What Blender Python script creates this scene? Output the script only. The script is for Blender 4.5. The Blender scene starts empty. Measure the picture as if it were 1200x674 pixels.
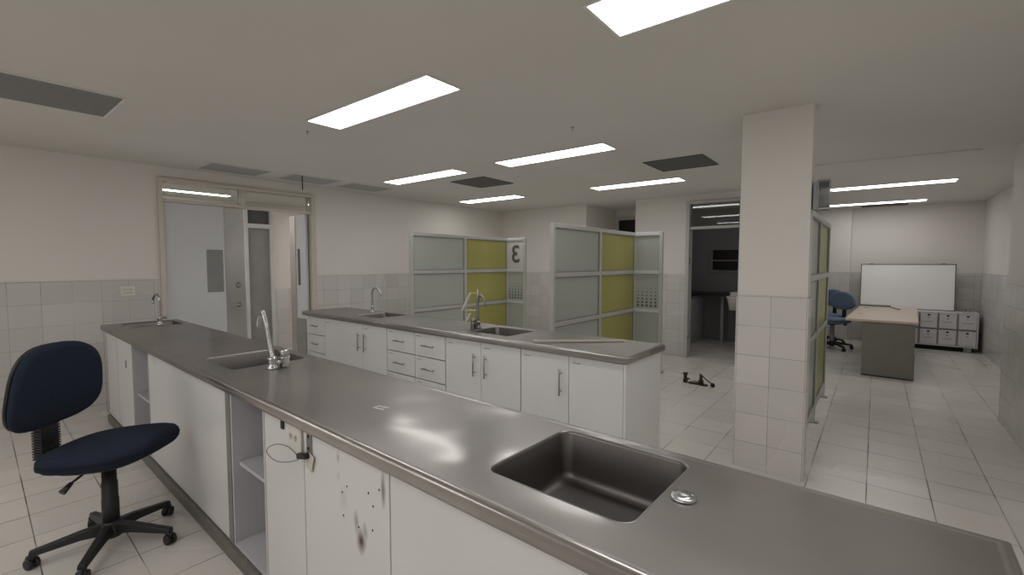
import bpy, bmesh, math, random
from mathutils import Vector, Matrix
random.seed(7)
PI = math.pi
sc = bpy.context.scene
C = bpy.data.collections.new('lab'); sc.collection.children.link(C)

# ------------------------------------------------------------------ materials
def new_mat(name):
    m = bpy.data.materials.new(name); m.use_nodes = True
    nt = m.node_tree; nt.nodes.clear()
    out = nt.nodes.new('ShaderNodeOutputMaterial'); b = nt.nodes.new('ShaderNodeBsdfPrincipled')
    nt.links.new(b.outputs[0], out.inputs[0])
    return m, nt, b
def S(c):   # sRGB 0-255 -> linear
    return tuple(((v/255)/12.92 if v/255 <= .04045 else ((v/255+.055)/1.055)**2.4) for v in c) + (1,)
def mathn(nt, op, a, b=None, c=None):
    n = nt.nodes.new('ShaderNodeMath'); n.operation = op
    for i, v in enumerate((a, b, c)):
        if v is None: continue
        if isinstance(v, (int, float)): n.inputs[i].default_value = v
        else: nt.links.new(v, n.inputs[i])
    return n.outputs[0]
def mixc(nt, fac, a, b):
    n = nt.nodes.new('ShaderNodeMix'); n.data_type = 'RGBA'
    if isinstance(fac, (int, float)): n.inputs[0].default_value = fac
    else: nt.links.new(fac, n.inputs[0])
    for k, v in ((6, a), (7, b)):
        if isinstance(v, tuple): n.inputs[k].default_value = v
        else: nt.links.new(v, n.inputs[k])
    return n.outputs[2]
def noise(nt, scale, detail=3, vec=None, rough=.5):
    n = nt.nodes.new('ShaderNodeTexNoise'); n.inputs['Scale'].default_value = scale
    n.inputs['Detail'].default_value = detail; n.inputs['Roughness'].default_value = rough
    if vec is None:
        g = nt.nodes.new('ShaderNodeNewGeometry'); vec = g.outputs['Position']
    nt.links.new(vec, n.inputs['Vector'])
    return n.outputs[0]
def objcoord(nt, scale=(1,1,1)):
    t = nt.nodes.new('ShaderNodeTexCoord'); mp = nt.nodes.new('ShaderNodeMapping')
    mp.inputs['Scale'].default_value = scale
    nt.links.new(t.outputs['Object'], mp.inputs[0]); return mp.outputs[0]
def ramp(nt, v, lo, hi):
    n = nt.nodes.new('ShaderNodeMapRange'); nt.links.new(v, n.inputs[0])
    n.inputs[1].default_value = lo; n.inputs[2].default_value = hi
    return n.outputs[0]

def plain(name, col, rough=.5, metal=0, var=.06, vscale=6, spec=.5, bump=0, bscale=200):
    m, nt, b = new_mat(name)
    c = S(col); c2 = tuple(x*(1-var*2) for x in c[:3]) + (1,)
    f = ramp(nt, noise(nt, vscale, 4, objcoord(nt)), .35, .65)
    nt.links.new(mixc(nt, f, c2, c), b.inputs['Base Color'])
    b.inputs['Roughness'].default_value = rough; b.inputs['Metallic'].default_value = metal
    b.inputs['Specular IOR Level'].default_value = spec
    if bump:
        bn = nt.nodes.new('ShaderNodeBump'); bn.inputs['Strength'].default_value = bump; bn.inputs['Distance'].default_value = .002
        nt.links.new(noise(nt, bscale, 3, objcoord(nt)), bn.inputs['Height']); nt.links.new(bn.outputs[0], b.inputs['Normal'])
    return m

def tile(name, ax, size, off, col, grout, gw, rough=.25, shear=0, var=.05):
    m, nt, b = new_mat(name)
    g = nt.nodes.new('ShaderNodeNewGeometry'); sp = nt.nodes.new('ShaderNodeSeparateXYZ')
    nt.links.new(g.outputs['Position'], sp.inputs[0])
    u = sp.outputs[ax[0]]; v = sp.outputs[ax[1]]
    if shear: v = mathn(nt, 'MULTIPLY_ADD', u, shear, v)
    us = mathn(nt, 'DIVIDE', mathn(nt, 'SUBTRACT', u, off[0]), size[0])
    vs = mathn(nt, 'DIVIDE', mathn(nt, 'SUBTRACT', v, off[1]), size[1])
    def line(s, w):
        f = mathn(nt, 'FRACT', s)
        d = mathn(nt, 'MINIMUM', f, mathn(nt, 'SUBTRACT', 1.0, f))
        return mathn(nt, 'LESS_THAN', d, w)
    l = mathn(nt, 'MAXIMUM', line(us, gw/size[0]/2), line(vs, gw/size[1]/2))
    cb = nt.nodes.new('ShaderNodeCombineXYZ')
    nt.links.new(mathn(nt, 'FLOOR', us), cb.inputs[0]); nt.links.new(mathn(nt, 'FLOOR', vs), cb.inputs[1])
    wn = nt.nodes.new('ShaderNodeTexWhiteNoise'); nt.links.new(cb.outputs[0], wn.inputs['Vector'])
    c = S(col); c2 = tuple(x*(1-var*2.2) for x in c[:3]) + (1,)
    base = mixc(nt, wn.outputs[0], c2, c)
    st = ramp(nt, noise(nt, 1.3, 5), .35, .75)
    base = mixc(nt, mathn(nt, 'MULTIPLY', st, .035), base, S(tuple(x*.72 for x in col)))
    gf = mathn(nt, 'MULTIPLY', l, ramp(nt, noise(nt, 2.1, 2), .2, .6))
    nt.links.new(mixc(nt, gf, base, S(grout)), b.inputs['Base Color'])
    r = mathn(nt, 'MULTIPLY_ADD', noise(nt, 1.2, 0), .06, rough)
    nt.links.new(mathn(nt, 'MULTIPLY_ADD', l, .3, r), b.inputs['Roughness'])
    bn = nt.nodes.new('ShaderNodeBump'); bn.inputs['Strength'].default_value = .35; bn.inputs['Distance'].default_value = .0015
    nt.links.new(mathn(nt, 'SUBTRACT', 1.0, l), bn.inputs['Height']); nt.links.new(bn.outputs[0], b.inputs['Normal'])
    return m

def steel(name, col, rough, aniso=(1.5, 60, 60), smudge=.5, wavy=0):
    m, nt, b = new_mat(name)
    c = S(col)
    cl = noise(nt, 2.2, 5, objcoord(nt)); br = noise(nt, 1.0, 3, objcoord(nt, aniso))
    f = ramp(nt, cl, .3, .7)
    nt.links.new(mixc(nt, f, tuple(x*.78 for x in c[:3])+(1,), c), b.inputs['Base Color'])
    b.inputs['Metallic'].default_value = 1
    r = mathn(nt, 'MULTIPLY_ADD', cl, smudge*.35, rough-.12*smudge)
    r = mathn(nt, 'MULTIPLY_ADD', br, .08, r)
    nt.links.new(r, b.inputs['Roughness'])
    bn = nt.nodes.new('ShaderNodeBump'); bn.inputs['Strength'].default_value = .05; bn.inputs['Distance'].default_value = .001
    nt.links.new(br, bn.inputs['Height']); nt.links.new(bn.outputs[0], b.inputs['Normal'])
    if wavy:   # slightly buckled sheet with a sharper second lobe
        b2 = nt.nodes.new('ShaderNodeBump'); b2.inputs['Strength'].default_value = 1; b2.inputs['Distance'].default_value = wavy
        nt.links.new(noise(nt, 3.2, 1, objcoord(nt)), b2.inputs['Height']); nt.links.new(b2.outputs[0], bn.inputs['Normal'])
        g = nt.nodes.new('ShaderNodeBsdfGlossy'); g.inputs['Roughness'].default_value = .13; g.inputs['Color'].default_value = c
        nt.links.new(bn.outputs[0], g.inputs['Normal'])
        mx = nt.nodes.new('ShaderNodeMixShader'); mx.inputs[0].default_value = .30
        out = [n for n in nt.nodes if n.type == 'OUTPUT_MATERIAL'][0]
        nt.links.new(b.outputs[0], mx.inputs[1]); nt.links.new(g.outputs[0], mx.inputs[2]); nt.links.new(mx.outputs[0], out.inputs[0])
    return m

def glass(name, tint=(235,238,236), rough=0.0, ior=1.5):
    # clear thin pane: mostly transparent, Fresnel reflection on top
    m = bpy.data.materials.new(name); m.use_nodes = True; nt = m.node_tree; nt.nodes.clear()
    out = nt.nodes.new('ShaderNodeOutputMaterial'); mx = nt.nodes.new('ShaderNodeMixShader')
    tr = nt.nodes.new('ShaderNodeBsdfTransparent'); gl = nt.nodes.new('ShaderNodeBsdfGlossy'); fr = nt.nodes.new('ShaderNodeFresnel')
    tr.inputs[0].default_value = S(tint); gl.inputs['Roughness'].default_value = rough; fr.inputs[0].default_value = ior
    nt.links.new(fr.outputs[0], mx.inputs[0]); nt.links.new(tr.outputs[0], mx.inputs[1]); nt.links.new(gl.outputs[0], mx.inputs[2])
    nt.links.new(mx.outputs[0], out.inputs[0])
    return m

def emit(name, col, strength):
    m = bpy.data.materials.new(name); m.use_nodes = True; nt = m.node_tree; nt.nodes.clear()
    out = nt.nodes.new('ShaderNodeOutputMaterial'); e = nt.nodes.new('ShaderNodeEmission')
    e.inputs[0].default_value = col; e.inputs[1].default_value = strength
    nt.links.new(e.outputs[0], out.inputs[0]); return m

M = {}
M['ceil'] = plain('ceiling_paint', (190,186,179), .9, var=.02, vscale=1.2, bump=.15, bscale=60)
M['wall'] = plain('wall_paint', (207,202,196), .7, var=.02, vscale=.8, bump=.1, bscale=50)
M['wallD'] = plain('shaded_wall_paint', (120,117,114), .8, var=.03)  # wall paint darkened in its colour to keep the unlit room dark
TS = .205
M['tileX'] = tile('wall_tile_x', (0,2), (TS,TS), (-.33,1.243), (192,188,183), (140,134,128), .004)
M['tileY'] = tile('wall_tile_y', (1,2), (.211,TS), (.365,1.29), (194,190,186), (140,134,128), .004)
M['tileP'] = tile('pillar_tile', (0,2), (.2095,.2095), (-.345,1.236), (205,200,196), (136,130,124), .004)
M['floor'] = tile('floor_tile', (0,1), (.3175,.33), (0,.155), (206,200,193), (74,66,60), .0055, rough=.24, shear=.03, var=.04)
M['steel'] = steel('brushed_steel_top', (186,181,178), .33, wavy=.006)
M['basin'] = steel('steel_basin', (136,131,128), .38, (20,20,20), .3)
M['chrome'] = plain('chrome', (205,205,205), .24, 1, var=.05)
M['handle'] = plain('brushed_handle', (165,163,161), .38, 1, var=.05)
M['alu'] = plain('aluminium_frame', (188,186,182), .38, .35, var=.04, vscale=3)
M['alulight'] = plain('aluminium_light', (200,200,198), .4, .3, var=.04, vscale=3)
M['lam'] = plain('white_laminate', (208,206,204), .32, var=.02, vscale=2)
M['lamin'] = plain('laminate_inside', (186,184,187), .45, var=.05, vscale=4)
M['edge'] = plain('panel_edge', (128,124,122), .5)
M['plinth'] = plain('granite_plinth', (112,106,101), .5, var=.15, vscale=40)
M['navy'] = plain('navy_fabric', (38,44,58), .95, var=.12, vscale=90, spec=.15, bump=.5, bscale=400)
M['black'] = plain('black_plastic', (36,35,36), .45, var=.1)
M['blackm'] = plain('black_matte', (18,17,17), .7)
M['blue'] = plain('slate_blue_vinyl', (98,115,138), .6, var=.1)
M['greyp'] = plain('grey_plastic', (140,139,138), .5)
M['frame'] = plain('cream_door_frame', (190,182,171), .45, var=.03)
M['wframe'] = plain('grey_white_frame', (172,170,167), .45, var=.03)
M['leaf'] = plain('white_door_panel', (192,192,194), .35, var=.02, vscale=1)
M['greyd'] = plain('grey_panel', (132,131,128), .4, var=.05)
M['doorst'] = steel('steel_stile', (205,202,198), .36, (60,60,1.5), .5)
M['fgrey'] = plain('frosted_grey_glass', (160,163,156), .3, var=.04, vscale=1.5)
M['folive'] = plain('frosted_olive_glass', (153,149,86), .3, var=.05, vscale=1.5)
M['foliveD'] = plain('olive_glass_far', (150,152,92), .35, var=.05, vscale=1.5)
M['dotgrey'] = plain('dark_decal', (82,84,80), .4)
M['ventl'] = plain('pale_ceiling_panel', (150,148,145), .6, var=.05, vscale=30)
M['ventd'] = plain('dark_ceiling_panel', (88,86,84), .7, var=.1, vscale=40)
M['lfr'] = plain('fixture_frame', (205,202,195), .45)
M['desk'] = plain('beige_laminate', (186,170,155), .4, var=.03, vscale=3)
M['deskp'] = plain('grey_green_panel', (117,115,106), .5, var=.04)
M['cab'] = plain('white_steel_locker', (205,202,201), .4, var=.04)
M['paper'] = plain('paper', (196,190,178), .8)
M['plate'] = plain('outlet_plate', (206,202,194), .4, var=.02)
M['board'] = plain('whiteboard_enamel', (225,223,221), .14, var=.015, vscale=1)
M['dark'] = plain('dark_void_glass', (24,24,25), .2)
M['darkcab'] = plain('shaded_white_cabinet', (150,147,143), .5)  # white cabinet with the dark room's shade put into its colour
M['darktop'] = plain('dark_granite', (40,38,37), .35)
M['rust'] = plain('brown_stained_metal', (74,56,48), .55, .5, var=.2, vscale=60)
M['clear'] = glass('clear_pane', (240,242,240), 0.02, 1.55)
M['plastic'] = glass('clear_plastic', (205,205,203), 0.08, 1.5)
EM = 8.0
M['light'] = emit('lit_diffuser', (1, .993, .984, 1), EM)
M['light2'] = emit('lit_corridor_diffuser', (1, .98, .96, 1), EM*2.6)

# stained door: procedural marks in the door's own coordinates
def stained():
    m, nt, b = new_mat('stained_laminate')
    t = nt.nodes.new('ShaderNodeTexCoord'); sp = nt.nodes.new('ShaderNodeSeparateXYZ')
    nt.links.new(t.outputs['Object'], sp.inputs[0])
    x, z = sp.outputs[0], sp.outputs[2]
    wob = noise(nt, 14, 5, objcoord(nt))
    def blob(cx, cz, rx, rz, amt):
        dx = mathn(nt, 'DIVIDE', mathn(nt, 'SUBTRACT', x, cx), rx)
        dz = mathn(nt, 'DIVIDE', mathn(nt, 'SUBTRACT', z, cz), rz)
        d = mathn(nt, 'SQRT', mathn(nt, 'ADD', mathn(nt, 'MULTIPLY', dx, dx), mathn(nt, 'MULTIPLY', dz, dz)))
        d = mathn(nt, 'MULTIPLY_ADD', wob, 1.1, d)
        return mathn(nt, 'MULTIPLY', ramp(nt, mathn(nt, 'SUBTRACT', 1.5, d), 0, .9), amt)
    f = blob(-1.515, .555, .032, .05, 1.0)
    for a in ((-1.54, .61, .020, .055, .7), (-1.49, .60, .018, .04, .5), (-1.385, .77, .013, .075, .75),
              (-1.65, .80, .014, .03, .45), (-1.62, .66, .035, .05, .16), (-1.65, .735, .02, .02, .22)):
        f = mathn(nt, 'MAXIMUM', f, blob(*a))
    lam = S((208,206,204))
    nt.links.new(mixc(nt, f, lam, S((88,62,58))), b.inputs['Base Color'])
    b.inputs['Roughness'].default_value = .34
    return m
M['stain'] = stained()

# ------------------------------------------------------------------ mesh tools
class MB:
    def __init__(s): s.v = []; s.f = []; s.sm = []
    def add(s, vs, fs, smooth=False):
        o = len(s.v); s.v += [tuple(v) for v in vs]
        for f in fs: s.f.append([i+o for i in f]); s.sm.append(smooth)
        return s
    def box(s, a, b, rz=0, c=None, M4=None):
        x0,y0,z0 = a; x1,y1,z1 = b
        vs = [Vector(p) for p in ((x0,y0,z0),(x1,y0,z0),(x1,y1,z0),(x0,y1,z0),(x0,y0,z1),(x1,y0,z1),(x1,y1,z1),(x0,y1,z1))]
        if M4 is not None: vs = [M4 @ v for v in vs]
        return s.add(vs, [(0,3,2,1),(4,5,6,7),(0,1,5,4),(1,2,6,5),(2,3,7,6),(3,0,4,7)])
    def lathe(s, prof, o=(0,0,0), n=24, axis=(0,0,1), cap=True):
        q = Vector((0,0,1)).rotation_difference(Vector(axis).normalized()); o = Vector(o)
        vs = []
        for r, z in prof:
            for i in range(n):
                a = 2*PI*i/n; vs.append(o + q @ Vector((r*math.cos(a), r*math.sin(a), z)))
        fs = []
        for k in range(len(prof)-1):
            for i in range(n):
                j = (i+1) % n; fs.append((k*n+i, k*n+j, (k+1)*n+j, (k+1)*n+i))
        s.add(vs, fs, True)
        if cap:
            s.add(vs[:n], [tuple(range(n))[::-1]]); s.add(vs[-n:], [tuple(range(n))])
        return s
    def tube(s, pts, r, n=10, cap=True):
        pts = [Vector(p) for p in pts]; rs = r if isinstance(r, (list, tuple)) else [r]*len(pts)
        t0 = (pts[1]-pts[0]).normalized(); up = Vector((0,0,1)) if abs(t0.z) < .9 else Vector((1,0,0))
        nrm = t0.cross(up).normalized(); vs = []
        for i, p in enumerate(pts):
            t = (pts[min(i+1,len(pts)-1)] - pts[max(i-1,0)]).normalized()
            nrm = (nrm - t*nrm.dot(t)).normalized(); bi = t.cross(nrm)
            for k in range(n):
                a = 2*PI*k/n; vs.append(p + (nrm*math.cos(a) + bi*math.sin(a))*rs[i])
        fs = [(i*n+k, i*n+(k+1)%n, (i+1)*n+(k+1)%n, (i+1)*n+k) for i in range(len(pts)-1) for k in range(n)]
        s.add(vs, fs, True)
        if cap: s.add(vs[:n], [tuple(range(n))[::-1]]); s.add(vs[-n:], [tuple(range(n))])
        return s
    def prism(s, poly, z0, z1, M4=None):
        n = len(poly); vs = [Vector((x,y,z0)) for x,y in poly] + [Vector((x,y,z1)) for x,y in poly]
        if M4 is not None: vs = [M4 @ v for v in vs]
        return s.add(vs, [tuple(range(n))[::-1], tuple(range(n,2*n))] + [(i,(i+1)%n,n+(i+1)%n,n+i) for i in range(n)])
    def build(s, name, mat, parent=None, bevel=0, seg=2, auto=False):
        me = bpy.data.meshes.new(name); me.from_pydata(s.v, [], s.f); me.update()
        for p, k in zip(me.polygons, s.sm): p.use_smooth = k
        bm = bmesh.new(); bm.from_mesh(me); bmesh.ops.remove_doubles(bm, verts=bm.verts, dist=1e-6)
        bmesh.ops.recalc_face_normals(bm, faces=bm.faces); bm.to_mesh(me); bm.free()
        me.materials.append(mat)
        o = bpy.data.objects.new(name, me); C.objects.link(o)
        if parent: o.parent = parent
        if bevel:
            b = o.modifiers.new('bevel', 'BEVEL'); b.width = bevel; b.segments = seg; b.limit_method = 'ANGLE'; b.angle_limit = .6
        return o
def tag(o, label, cat, group=None, kind=None):
    o['label'] = label; o['category'] = cat
    if group: o['group'] = group
    if kind: o['kind'] = kind
    return o
def empty(name, loc, rz, label, cat, group=None):
    o = bpy.data.objects.new(name, None); C.objects.link(o); o.location = loc; o.rotation_euler = (0,0,rz)
    o.empty_display_size = .1
    return tag(o, label, cat, group)
def struct(o, label=None, cat=None):
    o['kind'] = 'structure'
    if label: o['label'] = label
    if cat: o['category'] = cat
    return o
def bx(a, b): return MB().box(a, b)
def copy_tree(o, parent=None):
    c = o.copy(); C.objects.link(c)
    if parent: c.parent = parent
    for ch in list(o.children): copy_tree(ch, c)
    return c
def rrect(x0, x1, y0, y1, r, n=6):
    p = []
    for cx, cy, a0 in ((x1-r,y0+r,-PI/2),(x1-r,y1-r,0),(x0+r,y1-r,PI/2),(x0+r,y0+r,PI)):
        for i in range(n+1):
            a = a0 + PI/2*i/n; p.append((cx+r*math.cos(a), cy+r*math.sin(a)))
    return p
def smoothpath(pts, n=6):
    P = [Vector(p) for p in pts]; out = []
    for i in range(len(P)-1):
        p0 = P[max(i-1,0)]; p1 = P[i]; p2 = P[i+1]; p3 = P[min(i+2,len(P)-1)]
        for k in range(n):
            t = k/n
            out.append(.5*((2*p1)+(-p0+p2)*t+(2*p0-5*p1+4*p2-p3)*t*t+(-p0+3*p1-3*p2+p3)*t**3))
    out.append(P[-1]); return out

# ------------------------------------------------------------------ room shell
CZ = 2.5; T = .12
WH = 1.295
fl = struct(bx((-8.1,-2.6,-.1),(1.6,11.1,0)).build('floor', M['floor']), 'pale square floor tiles with dark grout lines', 'floor')
cl = struct(bx((-6.12,-2.6,CZ),(1.6,11.1,CZ+.1)).build('ceiling', M['ceil']), 'flat off-white painted ceiling', 'ceiling')
# left wall with double door opening y 1.48..3.22, z..2.38
D0, D1, DZ = 1.48, 3.22, 2.38
w = MB().box((-6-T,-2.6,0),(-6,D0,CZ)).box((-6-T,D1,0),(-6,7.2,CZ)).box((-6-T,D0,DZ),(-6,D1,CZ)).build('wall_left', M['wall'])
struct(w, 'off-white left wall around the double door', 'wall')
k = MB().box((-6,-2.6,0),(-5.988,D0-.0,WH)).box((-6,D1,0),(-5.988,7.2,WH)).build('tile_wainscot', M['tileY'], w)
# back wall y=7.2 with recess opening and door opening
R0, R1 = -4.05, -3.13; E0, E1, EZ = -2.30, -1.50, 2.40
w = MB().box((-6.12,7.2,0),(R0,7.32,CZ)).box((R1,7.2,0),(E0,7.32,CZ)).box((E1,7.2,0),(-1.2,7.32,CZ)).box((E0,7.2,EZ),(E1,7.32,CZ)).build('wall_back', M['wall'])
struct(w, 'off-white back wall with a recess and a doorway', 'wall')
MB().box((-5.988,7.188,0),(R0,7.2,WH)).box((R1,7.188,0),(E0,7.2,WH)).box((E1,7.188,0),(-1.2,7.2,WH)).build('tile_wainscot', M['tileX'], w)
# recess hall
w = MB().box((R0-.1,7.32,0),(R0,8.5,CZ)).box((R1,7.32,0),(R1+.1,8.5,CZ)).box((R0,8.4,2.36),(R1,8.5,CZ)).build('wall_recess', M['wall'])
struct(w, 'shaded walls of the recess behind the glass partition', 'wall')
d = struct(MB().box((R0,8.36,0),(R0+.07,8.42,2.36)).box((R1-.07,8.36,0),(R1,8.42,2.36)).box((R0+.07,8.36,2.30),(R1-.07,8.42,2.36)).box((R0+.07,8.36,2.0),(R1-.07,8.42,2.05)).build('door_1', M['wframe']), 'white framed door with dark transom inside the recess', 'door')
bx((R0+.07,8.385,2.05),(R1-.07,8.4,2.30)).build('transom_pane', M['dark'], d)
bx((R0+.07,8.38,0),(R1-.07,8.41,2.0)).build('door_leaf', M['greyd'], d)
# dark room beyond the right doorway
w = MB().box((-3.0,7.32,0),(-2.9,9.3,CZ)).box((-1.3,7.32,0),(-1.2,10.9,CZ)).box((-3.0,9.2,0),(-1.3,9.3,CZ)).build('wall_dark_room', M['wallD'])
struct(w, 'walls of the dark room beyond the doorway, shade put into their colour', 'wall')
w = struct(MB().box((-1.3,10.9,0),(1.52,11.02,CZ)).box((-1.2,10.78,0),(-.385,10.9,CZ)).build('wall_far', M['wall']), 'off-white far wall behind the whiteboard', 'wall')
MB().box((-.385,10.888,0),(1.4,10.9,WH)).box((-1.2,10.768,0),(-.385,10.78,WH)).build('tile_wainscot', M['tileX'], w)
w = struct(MB().box((.95,-2.6,0),(1.6,6.1,CZ)).box((1.4,6.1,0),(1.6,10.9,CZ)).build('wall_right', M['wall']), 'off-white right wall stepping back beside the lockers', 'wall')
MB().box((.938,-2.6,0),(.95,6.1,1.262)).box((1.388,6.1,0),(1.4,10.888,WH)).build('tile_wainscot', M['tileY'], w)
MB().box((.934,-2.6,1.262),(.95,6.1,1.272)).box((1.384,6.1,WH),(1.4,10.888,WH+.008)).build('tile_edge', M['plate'], w)
struct(bx((-6.12,-2.72,0),(1.6,-2.6,CZ)).build('wall_front', M['wall']), 'off-white wall behind the viewer', 'wall')
# corridor outside left door
w = MB().box((-8.1,0,0),(-7.9,3.06,CZ)).box((-8.1,3.5,0),(-7.9,6,CZ)).box((-8.1,3.06,2.36),(-7.9,3.5,CZ)).box((-7.9,-.1,0),(-6.12,0,CZ)).box((-7.9,5.9,0),(-6.12,6,CZ)).build('wall_corridor', M['wall'])
struct(w, 'white corridor wall seen through the open door', 'wall')
MB().box((-7.9,0,0),(-7.888,3.06,1.03)).box((-7.9,3.5,0),(-7.888,5.9,1.03)).build('tile_wainscot', M['tileY'], w)
struct(bx((-8.1,-.1,CZ-.06),(-6.12,6,CZ)).build('ceiling_corridor', M['ceil']), 'corridor ceiling', 'ceiling')
d = struct(MB().box((-7.96,3.06,0),(-7.87,3.11,2.36)).box((-7.96,3.45,0),(-7.87,3.5,2.36)).box((-7.96,3.11,2.32),(-7.87,3.45,2.36)).box((-7.96,3.11,2.03),(-7.87,3.45,2.10)).build('door_2', M['alulight']), 'narrow grey corridor door with dark transom', 'door')
bx((-7.94,3.11,2.10),(-7.92,3.45,2.32)).build('transom_pane', M['ventd'], d)
bx((-7.95,3.11,.01),(-7.91,3.45,2.03)).build('door_leaf', M['greyd'], d)

# pillar
p = struct(bx((-.765,3.56,0),(-.345,3.72,CZ)).build('wall_pillar', M['wall']), 'square white pillar tiled on its lower half', 'pillar')
MB().box((-.773,3.55,0),(-.337,3.725,1.236)).build('tile_wainscot', M['tileP'], p)
# ceiling ridge near pillar
t = MB().tube([(-.62,5.80,CZ),(.2,5.86,CZ),(.66,5.90,CZ),(.71,5.93,CZ),(.7,5.99,CZ)], .012, 8).build('trim_1', M['ceil'])
struct(t, 'faint raised ridge in the ceiling right of the pillar', 'trim')

# ------------------------------------------------------------------ double door at left
f = MB()
f.box((-6.13,D0,0),(-5.97,D0+.045,DZ)).box((-6.13,D1-.055,0),(-5.97,D1,DZ)).box((-6.13,D0+.045,DZ-.035),(-5.97,D1-.055,DZ))
f.box((-6.10,D0+.045,2.125),(-5.99,D1-.055,2.16)).box((-6.10,2.30,2.16),(-5.99,2.345,DZ-.035))
dd = struct(f.build('door_3', M['frame'], bevel=.004), 'cream framed double door with glass transoms', 'door')
bx((-6.06,D0+.045,2.16),(-6.05,2.30,DZ-.035)).build('transom_pane', M['clear'], dd)
MB().box((-.004,2.345,-.09),(.004,D1-.055,.09), M4=Matrix.Translation((-6.05,0,2.2525)) @ Matrix.Rotation(math.radians(4),4,'Y')).build('transom_pane', M['clear'], dd)
lf = bx((-6.05,D0+.047,.01),(-6.01,2.115,2.12)).build('door_leaf', M['leaf'], dd, bevel=.002)
lf['label'] = 'closed white door leaf with a small grey vision panel'
bx((-6.01,1.925,1.13),(-6.004,2.09,1.62)).build('vision_panel', M['greyd'], lf)
st = bx((-6.055,2.115,.01),(-6.005,2.325,2.12)).build('door_stile', M['doorst'], dd, bevel=.002)
st['label'] = 'brushed steel lock stile'
MB().lathe([(.03,0),(.034,.006),(.02,.012),(.016,.03)], (-6.005,2.25,1.2), 20, (1,0,0)).box((-5.975,2.24,1.175),(-5.965,2.26,1.225)).build('door_lock', M['chrome'], st)
MB().lathe([(.028,0),(.03,.008),(.013,.012),(.011,.045)], (-6.005,2.245,.965), 20, (1,0,0)).tube([(-5.962,2.25,.965),(-5.957,2.2,.967),(-5.96,2.14,.96)], .010).build('door_handle', M['chrome'], st)
# right leaf swung into the corridor
lf = bx((-6.48,3.115,.01),(-6.06,3.15,2.12)).build('door_leaf', M['leaf'], dd, bevel=.002)
lf['label'] = 'narrow white door leaf standing open into the corridor'
bx((-6.49,3.108,.01),(-6.33,3.155,2.12)).build('door_edge', M['doorst'], lf)
bx((-6.27,3.108,1.16),(-6.22,3.115,1.66)).build('vision_panel', M['ventd'], lf)
bx((-6.32,3.106,.02),(-6.08,3.114,.70)).build('kick_plate', M['greyd'], lf)

# door at right (dark room)
f = MB().box((E0,7.17,0),(E0+.05,7.33,EZ)).box((E1-.05,7.17,0),(E1,7.33,EZ)).box((E0+.05,7.17,EZ-.04),(E1-.05,7.33,EZ)).box((E0+.05,7.2,1.98),(E1-.05,7.3,2.02))
d4 = struct(f.build('door_4', M['wframe'], bevel=.004), 'grey framed doorway into a dark room, glass transom above', 'door')
bx((E0+.05,7.245,2.02),(E1-.05,7.255,EZ-.04)).build('transom_pane', M['clear'], d4)
MB().lathe([(.012,-.05),(.012,.05)], (E0+.055,7.19,1.5), 8).lathe([(.012,-.05),(.012,.05)], (E0+.055,7.19,.35), 8).build('hinge', M['handle'], d4)
# things in the dark room
cb = empty('base_cabinet', (-2.6,8.2,0), 0, 'white base cabinet with dark top in the dark room, shade put into its colour', 'cabinet')
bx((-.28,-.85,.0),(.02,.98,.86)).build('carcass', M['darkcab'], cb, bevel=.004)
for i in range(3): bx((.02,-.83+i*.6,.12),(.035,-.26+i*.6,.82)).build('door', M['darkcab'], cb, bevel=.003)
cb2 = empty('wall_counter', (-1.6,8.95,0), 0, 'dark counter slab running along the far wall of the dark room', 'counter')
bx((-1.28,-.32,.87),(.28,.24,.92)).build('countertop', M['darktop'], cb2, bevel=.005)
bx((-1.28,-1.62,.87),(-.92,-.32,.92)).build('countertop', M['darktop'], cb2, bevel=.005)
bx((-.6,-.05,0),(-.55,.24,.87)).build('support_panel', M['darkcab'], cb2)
bs = empty('wash_basin', (-1.76,8.1,0), 0, 'small white basin hanging inside the doorway of the dark room', 'basin')
o = MB(); o.prism(rrect(-.13,.30,-.17,.17,.05),.90,.925); L0 = rrect(-.12,.29,-.16,.16,.05); L1 = rrect(-.09,.26,-.12,.12,.05); n = len(L0)
o.add([(x,y,.90) for x,y in L0]+[(x,y,.70) for x,y in L1], [(i,(i+1)%n,n+(i+1)%n,n+i) for i in range(n)]+[tuple(range(n,2*n))], True)
o.build('bowl', M['plate'], bs)
bx((.13,-.03,.0),(.21,.05,.70)).build('pedestal', M['plate'], bs)
bx((-.08,-.1,.925),(.2,.1,.99)).build('soap_box', M['plate'], bs, bevel=.01)
wn = struct(MB().box((-2.47,9.17,1.29),(-1.93,9.2,1.33)).box((-2.47,9.17,1.71),(-1.93,9.2,1.75)).box((-2.47,9.17,1.33),(-2.43,9.2,1.71)).box((-1.97,9.17,1.33),(-1.93,9.2,1.71)).box((-2.43,9.175,1.50),(-1.97,9.2,1.525)).build('window_1', M['wallD']), 'small dark hatch window in the dark room', 'window')
bx((-2.43,9.185,1.33),(-1.97,9.199,1.71)).build('pane', M['dark'], wn)

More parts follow.
